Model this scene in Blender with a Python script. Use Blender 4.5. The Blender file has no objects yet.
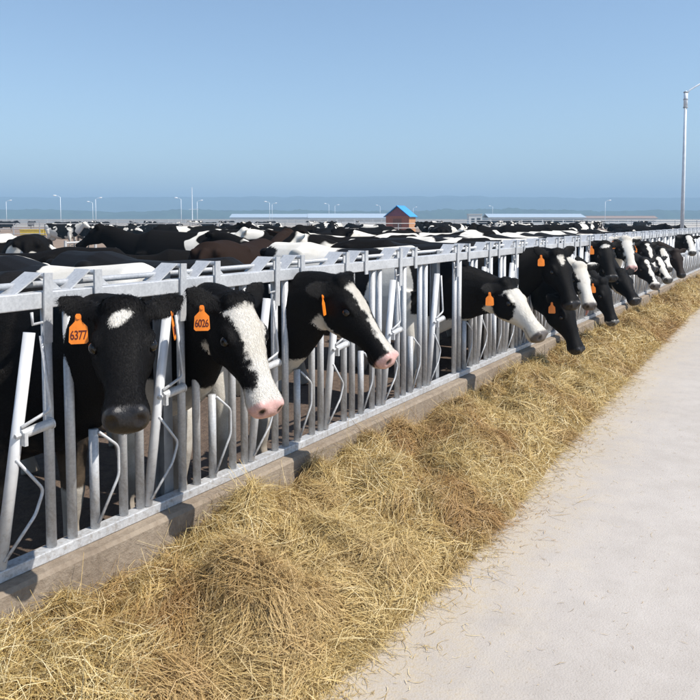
import bpy, bmesh, math, random
import numpy as np
from mathutils import Vector, Matrix, noise
random.seed(7); rng = np.random.default_rng(7)
sc = bpy.context.scene
col = sc.collection
R = math.radians

# ------------------------------------------------------------------ camera
YAW = math.atan(460/735.0); PITCH = R(3.6)
cam_d = bpy.data.cameras.new('camera'); cam = bpy.data.objects.new('camera', cam_d); col.objects.link(cam)
cam_d.sensor_width = 36; cam_d.lens = 735/700*36; cam_d.shift_y = -84/700
cam_d.clip_start = 0.05; cam_d.clip_end = 12000
cam.location = (2.446, 0, 1.65); cam.rotation_euler = (R(90)-PITCH, 0, YAW)
sc.camera = cam
CAM = np.array([2.446, 0, 1.65])
_fw0 = np.array([-math.sin(YAW), math.cos(YAW), 0]); RT = np.array([math.cos(YAW), math.sin(YAW), 0])
FW = _fw0*math.cos(PITCH)+np.array([0, 0, -math.sin(PITCH)]); UP = np.cross(RT, FW)
def spot(px, depth):
    """ground position (x, y) at a bearing and a distance from the viewer's spot"""
    d = FW*735+RT*(px-350)-UP*0
    d = np.array([d[0], d[1]]); k = d/np.linalg.norm(d)
    f2 = np.array([_fw0[0], _fw0[1]])
    return CAM[:2]+k*depth/(k@f2)

# ------------------------------------------------------------------ helpers
def tag(o, label=None, cat=None, group=None, kind=None):
    if label: o['label'] = label
    if cat: o['category'] = cat
    if group: o['group'] = group
    if kind: o['kind'] = kind
    return o
class MB:
    def __init__(s): s.v = []; s.f = []
    def add(s, vs, fs):
        b = len(s.v); s.v += [tuple(map(float, p)) for p in vs]; s.f += [tuple(i+b for i in q) for q in fs]
    def box(s, c, d, rot=None):
        x, y, z = [k/2 for k in d]
        vs = [Vector((sx*x, sy*y, sz*z)) for sx in (-1, 1) for sy in (-1, 1) for sz in (-1, 1)]
        if rot is not None: vs = [rot @ v for v in vs]
        vs = [v+Vector(c) for v in vs]
        s.add(vs, [(0, 1, 3, 2), (4, 6, 7, 5), (0, 4, 5, 1), (2, 3, 7, 6), (0, 2, 6, 4), (1, 5, 7, 3)])
    def tube(s, pts, r, n=10, cap=True):
        pts = [Vector(p) for p in pts]; rs = r if isinstance(r, (list, tuple)) else [r]*len(pts)
        ring = []; prev = None
        for i, p in enumerate(pts):
            t = (pts[min(i+1, len(pts)-1)]-pts[max(i-1, 0)]).normalized()
            a = prev if prev is not None else (Vector((1, 0, 0)) if abs(t.x) < .9 else Vector((0, 1, 0)))
            a = (a-t*a.dot(t)).normalized(); b = t.cross(a); prev = a
            ring.append([p+(a*math.cos(2*math.pi*k/n)+b*math.sin(2*math.pi*k/n))*rs[i] for k in range(n)])
        vs = [q for rr in ring for q in rr]; fs = []
        for i in range(len(pts)-1):
            for k in range(n):
                k2 = (k+1) % n
                fs.append((i*n+k, i*n+k2, (i+1)*n+k2, (i+1)*n+k))
        if cap: fs.append(tuple(range(n-1, -1, -1))); fs.append(tuple((len(pts)-1)*n+k for k in range(n)))
        s.add(vs, fs)
    def loft(s, secs, n=20):
        """secs: (centre, right, up, half width, top, bottom, exponent, jaw taper)"""
        vs = []; fs = []
        for (c, r, u, hw, tp, bt, e, jt) in secs:
            c, r, u = Vector(c), Vector(r), Vector(u)
            for k in range(n):
                a = 2*math.pi*k/n; ca, sa = math.cos(a), math.sin(a)
                y = math.copysign(abs(ca)**(2/e), ca)*hw; z = math.copysign(abs(sa)**(2/e), sa)
                y *= 1-jt*max(0, -z); z = z*(tp if z > 0 else bt)
                vs.append(c+r*y+u*z)
        m = len(secs)
        for i in range(m-1):
            for k in range(n):
                k2 = (k+1) % n; fs.append((i*n+k, i*n+k2, (i+1)*n+k2, (i+1)*n+k))
        fs.append(tuple(range(n-1, -1, -1))); fs.append(tuple((m-1)*n+k for k in range(n)))
        s.add(vs, fs)
    def ell(s, c, rad, n=10, rot=None):
        vs = []; fs = []; m = 8
        for i in range(1, m):
            ph = math.pi*i/m
            for k in range(n):
                a = 2*math.pi*k/n
                p = Vector((rad[0]*math.sin(ph)*math.cos(a), rad[1]*math.sin(ph)*math.sin(a), rad[2]*math.cos(ph)))
                vs.append((rot @ p if rot is not None else p)+Vector(c))
        for i in range(m-2):
            for k in range(n):
                k2 = (k+1) % n; fs.append((i*n+k, (i+1)*n+k, (i+1)*n+k2, i*n+k2))
        for zz, i0, fl in ((rad[2], 0, 1), (-rad[2], (m-2)*n, 0)):
            p = Vector((0, 0, zz)); vs.append((rot @ p if rot is not None else p)+Vector(c)); t = len(vs)-1
            for k in range(n):
                k2 = (k+1) % n; fs.append((t, i0+k, i0+k2) if fl else (t, i0+k2, i0+k))
        s.add(vs, fs)
    def mesh(s, name):
        me = bpy.data.meshes.new(name); me.from_pydata(s.v, [], s.f); me.update(); return me
    def build(s, name, mat=None, parent=None, loc=None, smooth=False, bevel=0):
        me = s.mesh(name)
        return link(name, me, mat, parent, loc, smooth, bevel)
def link(name, me, mat=None, parent=None, loc=None, smooth=False, bevel=0):
    if mat is not None and not me.materials: me.materials.append(mat)
    if smooth: me.shade_smooth()
    o = bpy.data.objects.new(name, me); col.objects.link(o)
    if parent is not None: o.parent = parent
    if loc is not None: o.location = loc
    if bevel:
        b = o.modifiers.new('bevel', 'BEVEL'); b.width = bevel; b.segments = 2; b.limit_method = 'ANGLE'
    return o
def empty(name, loc=(0, 0, 0), rz=0):
    o = bpy.data.objects.new(name, None); col.objects.link(o); o.location = loc; o.rotation_euler = (0, 0, rz); return o
def np_mesh(name, v, quads):
    me = bpy.data.meshes.new(name); nq = len(quads)
    me.vertices.add(len(v)); me.vertices.foreach_set('co', np.ascontiguousarray(v, dtype=np.float32).ravel())
    me.loops.add(nq*4); me.loops.foreach_set('vertex_index', np.ascontiguousarray(quads, dtype=np.int32).ravel())
    me.polygons.add(nq); me.polygons.foreach_set('loop_start', np.arange(0, nq*4, 4, dtype=np.int32))
    me.update(calc_edges=True); return me
def vnoise(x, y, scale, seed=0):
    """smooth value noise, vectorised"""
    x = np.asarray(x, float)*scale+seed*17.3; y = np.asarray(y, float)*scale+seed*9.7
    xi = np.floor(x).astype(np.int64); yi = np.floor(y).astype(np.int64); fx = x-xi; fy = y-yi
    fx = fx*fx*(3-2*fx); fy = fy*fy*(3-2*fy)
    def h(a, b):
        n = (a*374761393+b*668265263+seed*1442695) & 0x7fffffff
        n = (n ^ (n >> 13))*1274126177 & 0x7fffffff
        return ((n ^ (n >> 16)) & 0xffff)/65535.0
    return (h(xi, yi)*(1-fx)+h(xi+1, yi)*fx)*(1-fy)+(h(xi, yi+1)*(1-fx)+h(xi+1, yi+1)*fx)*fy

# ------------------------------------------------------------------ materials
class NT:
    def __init__(s, name):
        s.m = bpy.data.materials.new(name); s.m.use_nodes = True; s.t = s.m.node_tree; s.t.nodes.clear()
        s.out = s.n('ShaderNodeOutputMaterial'); s.b = s.n('ShaderNodeBsdfPrincipled'); s.l(s.b.outputs[0], s.out.inputs['Surface'])
    def n(s, typ, **kw):
        q = s.t.nodes.new(typ)
        for k, v in kw.items(): setattr(q, k, v)
        return q
    def l(s, a, b): s.t.links.new(a, b)
    def coord(s, kind='Object'): return s.n('ShaderNodeTexCoord').outputs[kind]
    def noise(s, vec, scale, detail=4, rough=.55):
        q = s.n('ShaderNodeTexNoise'); q.inputs['Scale'].default_value = scale; q.inputs['Detail'].default_value = detail
        q.inputs['Roughness'].default_value = rough
        if vec is not None: s.l(vec, q.inputs['Vector'])
        return q.outputs['Fac']
    def ramp(s, fac, stops):
        q = s.n('ShaderNodeValToRGB'); e = q.color_ramp.elements
        while len(e) < len(stops): e.new(.5)
        for i, (p, c) in enumerate(stops): e[i].position = p; e[i].color = (*c, 1) if len(c) == 3 else c
        s.l(fac, q.inputs['Fac']); return q.outputs['Color']
    def mix(s, fac, a, b, mode='MIX'):
        q = s.n('ShaderNodeMix', data_type='RGBA', blend_type=mode)
        for sock, v in ((q.inputs[0], fac), (q.inputs[6], a), (q.inputs[7], b)):
            if isinstance(v, (int, float)): sock.default_value = v
            elif isinstance(v, tuple): sock.default_value = (*v, 1)
            else: s.l(v, sock)
        return q.outputs[2]
    def math(s, op, a, b=None, c=None):
        q = s.n('ShaderNodeMath', operation=op)
        for i, v in enumerate((a, b, c)):
            if v is None: continue
            if isinstance(v, (int, float)): q.inputs[i].default_value = v
            else: s.l(v, q.inputs[i])
        return q.outputs[0]
    def step(s, v, lo, hi):
        q = s.n('ShaderNodeMapRange'); q.interpolation_type = 'SMOOTHSTEP'
        q.inputs[1].default_value = lo; q.inputs[2].default_value = hi; s.l(v, q.inputs[0]); return q.outputs[0]
    def bump(s, h, strength, dist):
        q = s.n('ShaderNodeBump'); q.inputs['Strength'].default_value = strength; q.inputs['Distance'].default_value = dist
        s.l(h, q.inputs['Height']); s.l(q.outputs[0], s.b.inputs['Normal'])
    def setb(s, color=None, rough=None, metal=None, spec=None):
        for k, v in (('Base Color', color), ('Roughness', rough), ('Metallic', metal), ('Specular IOR Level', spec)):
            if v is None: continue
            if isinstance(v, (int, float)): s.b.inputs[k].default_value = v
            elif isinstance(v, tuple): s.b.inputs[k].default_value = (*v, 1)
            else: s.l(v, s.b.inputs[k])
        return s.m
def plain(name, c, rough=.6, metal=0, var=.12, scale=6):
    t = NT(name); f = t.noise(t.coord(), scale)
    t.setb(t.ramp(f, [(.3, tuple(k*(1-var) for k in c)), (.7, tuple(min(1, k*(1+var)) for k in c))]), rough, metal); return t.m

t = NT('galvanised steel'); co = t.coord('Object')
g1 = t.noise(co, 9, 5); g2 = t.noise(co, 90, 2)
gc = t.mix(.35, t.ramp(g1, [(.3, (.44, .445, .452)), (.7, (.63, .635, .635))]), t.ramp(g2, [(.35, (.40, .405, .412)), (.65, (.69, .69, .685))]))
grime = t.step(t.noise(co, 22, 6, .7), .60, .74)
gc = t.mix(t.math('MULTIPLY', grime, .4), gc, (.24, .21, .17))
spz = t.n('ShaderNodeSeparateXYZ'); t.l(co, spz.inputs[0])
spl = t.math('MULTIPLY', t.math('SUBTRACT', 1, t.step(spz.outputs[2], .38, .85)), t.step(t.noise(co, 34, 6, .75), .46, .66))
gc = t.mix(t.math('MULTIPLY', spl, .5), gc, (.20, .15, .10))
t.setb(gc, t.ramp(g1, [(.3, (.38,)*3), (.7, (.54,)*3)]), .22); t.bump(g2, .08, .002); M_GALV = t.m
t = NT('weathered steel'); co = t.coord('Object')
t.setb(t.ramp(t.noise(co, 12, 5), [(.3, (.22, .23, .24)), (.7, (.36, .37, .38))]), .5, .4); M_DARKSTEEL = t.m
t = NT('bright new galvanising'); co = t.coord('Object')
spz = t.n('ShaderNodeSeparateXYZ'); t.l(co, spz.inputs[0])
spl = t.math('MULTIPLY', t.math('SUBTRACT', 1, t.step(spz.outputs[2], .38, .80)), t.step(t.noise(co, 34, 6, .75), .48, .68))
t.setb(t.mix(t.math('MULTIPLY', spl, .45), t.ramp(t.noise(co, 14, 5), [(.3, (.66, .665, .67)), (.7, (.80, .80, .795))]), (.22, .17, .12)), .42, .15); M_GALVNEW = t.m

t = NT('feed kerb concrete'); co = t.coord('Object'); sp = t.n('ShaderNodeSeparateXYZ'); t.l(co, sp.inputs[0])
a = t.noise(co, 2.2, 6, .6); b = t.noise(co, 30, 5, .7)
cc = t.mix(.4, t.ramp(a, [(.3, (.20, .15, .105)), (.7, (.34, .275, .205))]), t.ramp(b, [(.35, (.17, .125, .085)), (.65, (.36, .295, .225))]))
mp = t.n('ShaderNodeMapping'); t.l(co, mp.inputs[0]); mp.inputs['Scale'].default_value = (1, 1, .18)
st = t.step(t.noise(mp.outputs[0], 9, 5, .65), .56, .72)
cc = t.mix(t.math('MULTIPLY', st, .55), cc, (.13, .095, .065)); t.setb(cc, .9); t.bump(b, .7, .014); M_KERB = t.m

t = NT('dusty concrete road'); co = t.coord('Object')
a = t.noise(co, .7, 6, .6); b = t.noise(co, 60, 5, .75); d = t.noise(co, 6, 6, .65)
cc = t.mix(.4, t.ramp(a, [(.3, (.40, .355, .31)), (.7, (.50, .455, .41))]), t.ramp(d, [(.3, (.36, .32, .28)), (.7, (.52, .475, .43))]))
cc = t.mix(t.math('MULTIPLY', t.step(b, .56, .72), .5), cc, (.23, .175, .11))
mp = t.n('ShaderNodeMapping'); t.l(co, mp.inputs[0]); mp.inputs['Scale'].default_value = (1.6, .10, 1)
cc = t.mix(t.math('MULTIPLY', t.step(t.noise(mp.outputs[0], 2.2, 5, .6), .5, .72), .30), cc, (.54, .49, .43))
# chaff trodden into the concrete beside the hay
sp = t.n('ShaderNodeSeparateXYZ'); t.l(co, sp.inputs[0])
edge = t.math('SUBTRACT', t.math('ADD', sp.outputs[0], t.math('MULTIPLY', sp.outputs[1], .036)), t.math('MULTIPLY', t.math('SUBTRACT', d, .5), 1.2))
ch = t.math('SUBTRACT', 1, t.step(edge, .9, 1.8))
ch = t.math('MULTIPLY', ch, t.math('ADD', .45, t.math('MULTIPLY', t.step(b, .42, .6), .55)))
cc = t.mix(t.math('MULTIPLY', ch, .62), cc, (.46, .34, .155)); t.setb(cc, .92); cc_st = t.step(t.noise(co, 1.1, 7, .7), .56, .70)
cc = t.mix(t.math('MULTIPLY', cc_st, .22), cc, (.25, .21, .165)); t.setb(cc, .92); t.bump(t.noise(co, 130, 3), .45, .006); M_ROAD = t.m

t = NT('pen soil'); co = t.coord('Object')
a = t.noise(co, .9, 6, .65); b = t.noise(co, 14, 6, .7)
t.setb(t.mix(.5, t.ramp(a, [(.3, (.085, .055, .04)), (.7, (.20, .135, .095))]), t.ramp(b, [(.3, (.06, .04, .03)), (.7, (.22, .16, .115))])), .95)
t.bump(b, 1, .05); M_SOIL = t.m
t = NT('pen soil far'); co = t.coord('Object')
t.setb(t.mix(.5, t.ramp(t.noise(co, .06, 6, .65), [(.3, (.20, .125, .08)), (.7, (.30, .21, .14))]), t.ramp(t.noise(co, .5, 6, .7), [(.3, (.15, .10, .07)), (.7, (.33, .24, .17))])), .95); M_SOILFAR = t.m
t = NT('dry pale ground'); co = t.coord('Object')
t.setb(t.mix(.5, t.ramp(t.noise(co, .02, 5, .6), [(.3, (.30, .26, .21)), (.7, (.42, .38, .32))]), t.ramp(t.noise(co, .3, 6, .7), [(.3, (.26, .22, .17)), (.7, (.45, .40, .34))])), .95); M_GROUND = t.m

t = NT('hay'); at = t.n('ShaderNodeAttribute'); at.attribute_name = 'straw'
co = t.coord('Object')
cc = t.mix(.3, at.outputs['Color'], t.ramp(t.noise(co, 70, 2), [(.3, (.34, .22, .07)), (.7, (.74, .58, .27))]))
t.setb(cc, .55, spec=.35)
tr = t.n('ShaderNodeBsdfTranslucent'); t.l(cc, tr.inputs[0]); mx = t.n('ShaderNodeMixShader'); mx.inputs[0].default_value = .18
t.l(t.b.outputs[0], mx.inputs[1]); t.l(tr.outputs[0], mx.inputs[2]); t.l(mx.outputs[0], t.out.inputs['Surface']); M_HAY = t.m

def coat_mat(name, use_attr):
    t = NT(name); co = t.coord('Object')
    hair = t.noise(co, 160, 3, .6); edge = t.noise(co, 38, 3, .6)
    if use_attr:
        at = t.n('ShaderNodeAttribute'); at.attribute_name = 'coat'; sp = t.n('ShaderNodeSeparateColor'); t.l(at.outputs['Color'], sp.inputs[0])
        sd = t.math('ADD', sp.outputs[0], t.math('MULTIPLY', t.math('SUBTRACT', edge, .5), .03))
        white = t.step(sd, .492, .508)
    else:
        sa = t.n('ShaderNodeAttribute'); sa.attribute_type = 'OBJECT'; sa.attribute_name = 'coat_seed'
        ba = t.n('ShaderNodeAttribute'); ba.attribute_type = 'OBJECT'; ba.attribute_name = 'coat_bias'
        va = t.n('ShaderNodeVectorMath', operation='ADD'); t.l(co, va.inputs[0]); cb = t.n('ShaderNodeCombineXYZ')
        t.l(sa.outputs['Fac'], cb.inputs[0]); t.l(sa.outputs['Fac'], cb.inputs[1]); t.l(cb.outputs[0], va.inputs[1])
        f = t.math('ADD', t.noise(va.outputs[0], 1.9, 2, .5), ba.outputs['Fac'])
        sp0 = t.n('ShaderNodeSeparateXYZ'); t.l(co, sp0.inputs[0])
        f = t.math('ADD', f, t.math('MULTIPLY', t.math('SUBTRACT', 1, t.step(sp0.outputs[2], .35, .7)), .25))
        f = t.math('SUBTRACT', f, t.math('MULTIPLY', t.step(sp0.outputs[2], 1.12, 1.36), .05))
        white = t.step(f, .49, .515)
    br = t.n('ShaderNodeAttribute'); br.attribute_type = 'OBJECT'; br.attribute_name = 'coat_brown'
    blk = t.ramp(hair, [(.3, (.005, .0045, .0045)), (.7, (.012, .011, .0105))])
    blk = t.mix(br.outputs['Fac'], blk, (.034, .020, .0145))
    wht = t.mix(.5, t.ramp(hair, [(.3, (.60, .555, .47)), (.7, (.78, .745, .68))]), t.ramp(t.noise(co, 5, 5), [(.3, (.62, .56, .45)), (.7, (.78, .75, .70))]))
    c = t.mix(white, blk, wht)
    # mud dried on the legs and belly
    sp1 = t.n('ShaderNodeSeparateXYZ'); t.l(co, sp1.inputs[0])
    low = t.math('SUBTRACT', 1, t.step(t.math('ADD', sp1.outputs[2], t.math('MULTIPLY', t.math('SUBTRACT', t.noise(co, 7, 5, .7), .5), .9)), .2, .75))
    low = t.math('MULTIPLY', low, t.math('SUBTRACT', 1, t.step(sp1.outputs[0], .85, 1.0)))
    c = t.mix(t.math('MULTIPLY', low, .6), c, (.20, .145, .095))
    if use_attr:
        nta = t.n('ShaderNodeAttribute'); nta.attribute_type = 'OBJECT'; nta.attribute_name = 'nose_tone'
        pad = t.mix(nta.outputs['Fac'], t.ramp(t.noise(co, 45, 4), [(.3, (.52, .27, .24)), (.7, (.70, .42, .37))]), t.ramp(t.noise(co, 90, 3), [(.3, (.010, .009, .009)), (.7, (.026, .023, .022))]))
        c = t.mix(sp.outputs[1], c, pad)
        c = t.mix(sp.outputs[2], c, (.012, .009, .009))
        rr = t.math('SUBTRACT', .62, t.math('MULTIPLY', sp.outputs[1], .30)); t.setb(c, rr, spec=t.math('ADD', .11, t.math('MULTIPLY', sp.outputs[1], .30)))
    else: t.setb(c, .8, spec=.025)
    hb = t.math('ADD', t.noise(co, 120, 3, .7), t.math('MULTIPLY', t.noise(co, 22, 4, .6), .6))
    t.bump(hb, .28, .008); return t.m
M_COAT = coat_mat('cow coat', True); M_HERD = coat_mat('herd coat', False)
M_EYE = plain('cow eye', (.008, .006, .005), .08, 0, 0.1)
M_TAG = plain('ear tag plastic', (.88, .235, .018), .38, 0, .15, 20)
M_INK = plain('tag ink', (.10, .012, .008), .5)
M_TONGUE = plain('tongue', (.55, .27, .26), .35)
M_WHITEPIPE = plain('white pipe', (.62, .60, .57), .5)
M_GREYPIPE = plain('grey pipe', (.42, .42, .42), .5, .3)
M_POLE = plain('lamp pole paint', (.80, .83, .85), .45)
M_LAMP = plain('lamp head', (.85, .86, .87), .3)
M_YELLOW = plain('yellow plastic', (.70, .50, .06), .5)
M_BRICK = plain('red boards', (.37, .11, .055), .8, 0, .25, 9)
M_SIDELIT = plain('sunlit side boards', (.52, .26, .12), .8, 0, .2, 9)  # sunlight on the shed's right wall, painted in as a lighter board colour
M_DOORB = plain('shed door boards', (.20, .07, .035), .8)
M_BLUEROOF = plain('blue roof sheet', (.05, .32, .72), .4)
M_BARNROOF = plain('pale barn roof', (.42, .50, .57), .4)
M_BARNWALL = plain('pale barn wall', (.60, .60, .58), .7)
M_DARKIN = plain('shaded opening', (.06, .07, .08), .9)
M_WALLGREY = plain('grey wall', (.36, .34, .31), .9, 0, .2, .3)
M_HILL = plain('hill woods', (.07, .10, .065), .95, 0, .3, .01)
M_WOOD = plain('far wood leaves', (.035, .065, .03), .95, 0, .4, .05)

# ------------------------------------------------------------------ setting: ground, road, pen floor
def sheet(name, x0, x1, y0, y1, z, mat, nx=1, ny=1):
    xs = np.linspace(x0, x1, nx+1); ys = np.linspace(y0, y1, ny+1); X, Y = np.meshgrid(xs, ys)
    v = np.stack([X.ravel(), Y.ravel(), np.full(X.size, z)], 1); W = nx+1
    q = [(j*W+i, j*W+i+1, (j+1)*W+i+1, (j+1)*W+i) for j in range(ny) for i in range(nx)]
    return tag(link(name, np_mesh(name, v, np.array(q)), mat), kind='structure')
sheet('ground', -7000, 7000, -7000, 7000, -.02, M_GROUND, 8, 8)
sheet('dirt_yard', -150, 0.05, -60, 150, -.012, M_SOILFAR)
sheet('pen_floor', -34, 0.05, -20, 60, -.004, M_SOIL)
sheet('road', 0.0, 7.5, -15, 120, 0.002, M_ROAD)

# hills, a wooded plain in front of them
def ridge(name, dist, width, depth, hfun, mat, n=260, m=7, kind='structure', bump=0, label=None, cat=None):
    v = []; q = []
    for j in range(m):
        for i in range(n+1):
            s = (i/n-.5)*width; d = dist+depth*(j/(m-1)-.0); p = CAM[:2]+np.array([RT[0], RT[1]])*s+np.array([_fw0[0], _fw0[1]])*d
            prof = math.sin(math.pi*min(1, j/(m-1)*1.0))**.6 if 0 < j < m-1 else 0
            h = hfun(s)*prof
            if bump and prof: h += bump*(noise.noise(Vector((s*.05, d*.05, 3.1)))+.7*noise.noise(Vector((s*.16, d*.16, 8.1))))
            v.append((p[0], p[1], max(0, h)-.5))
    for j in range(m-1):
        for i in range(n): a = j*(n+1)+i; q.append((a, a+1, a+n+2, a+n+1))
    o = link(name, np_mesh(name, np.array(v), np.array(q)), mat, smooth=not bump); tag(o, label, cat, None, kind); return o
ridge('hills', 2100, 5200, 900, lambda s: 80+7*noise.noise(Vector((s*.0016, 1.2, 0)))+4*noise.noise(Vector((s*.006, 4.2, 0)))+4*noise.noise(Vector((s*.02, 7, 0))), M_HILL, 400, 9)
ridge('far_wood', 1150, 4000, 160, lambda s: 17+6*noise.noise(Vector((s*.006, 2.2, 0))), M_WOOD, 1000, 9, 'stuff', 3)

# ------------------------------------------------------------------ feed wall (low concrete kerb)
mb = MB(); ys = np.arange(-3, 60.1, .1)
prof = [(-.13, -.02), (-.13, .335), (-.115, .347), (.085, .347), (.10, .333), (.115, -.02)]
vs = []; fs = []
for i, y in enumerate(ys):
    for k, (x, z) in enumerate(prof):
        dx = .006*noise.noise(Vector((y*2.3, z*5, k*.7))) if k >= 3 else 0
        dz = .004*noise.noise(Vector((y*3.1, x*9, 5))) if 1 <= k <= 4 else 0
        if k == 4: dx -= max(0, noise.noise(Vector((y*1.7, 9, 2)))-.25)*.03
        vs.append((x+dx, y, z+dz))
n = len(prof)
for i in range(len(ys)-1):
    for k in range(n-1): fs.append((i*n+k, i*n+k+1, (i+1)*n+k+1, (i+1)*n+k))
mb.add(vs, fs); o = mb.build('feed_wall', M_KERB)
tag(o, 'long low concrete wall stained brown, carrying the steel fence above the hay', 'wall')

# ------------------------------------------------------------------ headlock fence
fence = empty('feed_fence', (0, 0, 0))
tag(fence, 'long galvanised steel headlock fence with sloping neck bars that the cows push through', 'fence')
def rail(name, x, z, d, y0=-1.2, y1=34):
    m = MB(); m.box((x, (y0+y1)/2, z), (d[0], y1-y0, d[1])); return m.build(name, M_GALV, fence, bevel=.004)
rail('top_rail', -.004, 1.35, (.062, .062))
rail('bottom_rail', -.002, .369, (.062, .042))
m = MB(); m.tube([(-.075, -1.2, 1.402), (-.075, 34, 1.402)], .013, 10); m.build('lock_rod', M_GALV, fence, smooth=True)
def ptube(pts, r, n=12): m = MB(); m.tube(pts, r, n); me = m.mesh('tube'); me.shade_smooth(); me.materials.append(M_GALV); return me
Zb, Zt = .391, 1.318
me_full = ptube([(0, 0, Zb), (0, 0, Zt)], .0195)
me_low = ptube([(0, 0, Zb), (0, 0, .80)], .0195)
me_neck = ptube([(.004, 0, Zb), (.012, .13, 1.235)], .0215); me_neck.materials.clear(); me_neck.materials.append(M_GALVNEW)
def bent(pts, r=.0062):
    P = [Vector(p) for p in pts]; out = [P[0]]
    for i in range(1, len(P)-1):
        a = P[i]+(P[i-1]-P[i]).normalized()*.022; c = P[i]+(P[i+1]-P[i]).normalized()*.022
        for k in range(5): w = k/4; out.append(a*(1-w)**2+P[i]*2*w*(1-w)+c*w*w)
    out.append(P[-1]); return ptube(out, r, 8)
me_rodlow = bent([(.02, .01, .79), (.03, .10, .71), (.03, .10, .585), (.02, .0, .41)])
me_rodneck = bent([(.028, .055, .78), (.035, .16, .64), (.035, .125, .555), (.028, 0, .42)])
me_handle = bent([(.03, .165, 1.22), (.032, .20, .935), (.034, .075, .895)], .007)
# latch roller between neck bar and the next upright
m = MB(); m.tube([(.03, .075, .868), (.03, .20, .882)], .019, 14); m.tube([(.03, .052, .865), (.03, .075, .868)], .009, 8); m.box((.03, .082, .852), (.046, .014, .05)); m.tube([(.03,.2,.882),(.03,.206,.8827)],.0225,14)
me_latch = m.mesh('latch'); me_latch.materials.append(M_GALV)
# flat lever in front of the rail, its sloping weight plate, and the plain one at half stall
def lever(zlow, lean, plate_w, plate_l):
    m = MB()
    rot = Matrix.Rotation(lean, 4, 'X')
    m.box((.036, lean*.12, (1.452+zlow)/2), (.008, .036, 1.452-zlow), rot)
    m.tube([(.033, .0, 1.44), (-.10, .0, 1.44)], .011, 8)
    a = math.atan2(.075, plate_l)
    m.box((-.045, -plate_l/2-.006, 1.412), (plate_w, math.hypot(.075, plate_l), .006), Matrix.Rotation(a, 4, 'X'))
    m.add([(-.002, .012, 1.45), (-.002, .012, 1.383), (-.002, .085, 1.383), (-.008, .012, 1.45), (-.008, .012, 1.383), (-.008, .085, 1.383)],
          [(0, 1, 2), (5, 4, 3), (0, 2, 5, 3), (1, 4, 5, 2), (0, 3, 4, 1)])
    me = m.mesh('lever'); me.materials.append(M_GALV); return me
me_leverA = lever(1.19, -.03, .10, .115); me_leverB = lever(1.30, 0, .085, .10)
m = MB(); bw = .045
m.tube([(.03, .0, 1.315), (.03, .0, 1.27), (.03, -.065, 1.265), (.03, -.068, 1.31)], .006, 8); me_loop = m.mesh('loop'); me_loop.shade_smooth(); me_loop.materials.append(M_GALV)
def put(name, me, y, parent=None, x=0):
    o = bpy.data.objects.new(name, me); col.objects.link(o); o.parent = parent or fence; o.location = (x, y, 0) if parent is None else (0, 0, 0); return o
P = .70; BASE = 1.735; gaps = []
stalls = [BASE+P*k for k in range(-2, 5)]+[BASE+P*(k+.4) for k in range(5, 28)]
for i, y in enumerate(stalls):
    put('stall_tube', me_full, y); put('stall_tube', me_full, y+.095)
    put('spacer_tube', me_full, y+.356, x=-.004); put('spacer_tube', me_full, y+.448, x=-.004)
    h = put('hinge_tube', me_low, y+.205); put('guard_rod', me_rodlow, 0, h)
    nb = put('neck_bar', me_neck, y+.482); nb.rotation_euler.x = random.uniform(-.010, .010); put('guard_rod', me_rodneck, 0, nb); put('latch_roller', me_latch, 0, nb); put('release_handle', me_handle, 0, nb)
    lv = put('lock_lever', me_leverA, y-.012); put('stop_loop', me_loop, 0, lv); put('lock_lever', me_leverB, y+.215)
m = MB()
for y in [BASE+P*(k+.4) for k in range(28, 46)]:
    for dy in (0, .095, .356, .448): m.tube([(0, y+dy, Zb), (0, y+dy, Zt)], .0195, 8)
    m.tube([(.004, y+.482, Zb), (.012, y+.612, 1.235)], .0215, 8)
o = m.build('far_stall', M_GALV, fence); o['kind'] = 'stuff'
for y in [BASE+P*4.92+.12, BASE-.06*P+P, *[BASE+P*(k+.32) for k in range(9, 28, 4)]]:
    m = MB()
    for dx in (-.028, .028): m.box((-.075+dx, y, .70), (.006, .055, 1.42))
    m.box((-.075, y, .70), (.05, .006, 1.415)); m.build('support_post', M_DARKSTEEL, fence)

# ------------------------------------------------------------------ hay windrow
E_Y = np.array([-4, 2, 3.5, 4.6, 6.8, 9.7, 14.5, 24, 60]); E_X = np.array([1.05, .98, 1.0, .93, .84, .76, .64, .6, .55])
bumps = []
def bmp(x, y, h, r, ry=None): bumps.append((x, y, h, r, ry or r))
bmp(.26, 2.58, .17, .15, .20); bmp(.35, 1.9, .06, .2); bmp(.82, 2.25, .16, .2, .22); bmp(.5, 2.2, .08, .14, .16); bmp(.98, 3.1, .10, .13, .2); bmp(.62, 2.75, .09, .2); bmp(.95, 2.75, .07, .14, .2); bmp(.55, 1.45, .10, .25)
bmp(.55, 3.4, .13, .17, .25); bmp(.85, 3.75, .13, .15, .26); bmp(.25, 3.6, .07, .14, .3); bmp(.7, 4.4, .12, .2, .35); bmp(.3, 4.9, .10, .16, .3); bmp(.65, 5.6, .09, .2, .4); bmp(.35, 6.3, .10, .2, .3); bmp(.62, 7.4, .06, .16, .3)
for y in np.arange(8, 34, .75): bmp(rng.uniform(.25, .6), y+rng.uniform(-.3, .3), rng.uniform(.05, .13), rng.uniform(.14, .22), rng.uniform(.2, .45))
for y in np.arange(-2, 1.4, .6): bmp(rng.uniform(.3, .9), y, rng.uniform(.04, .1), .2, .3)
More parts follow.
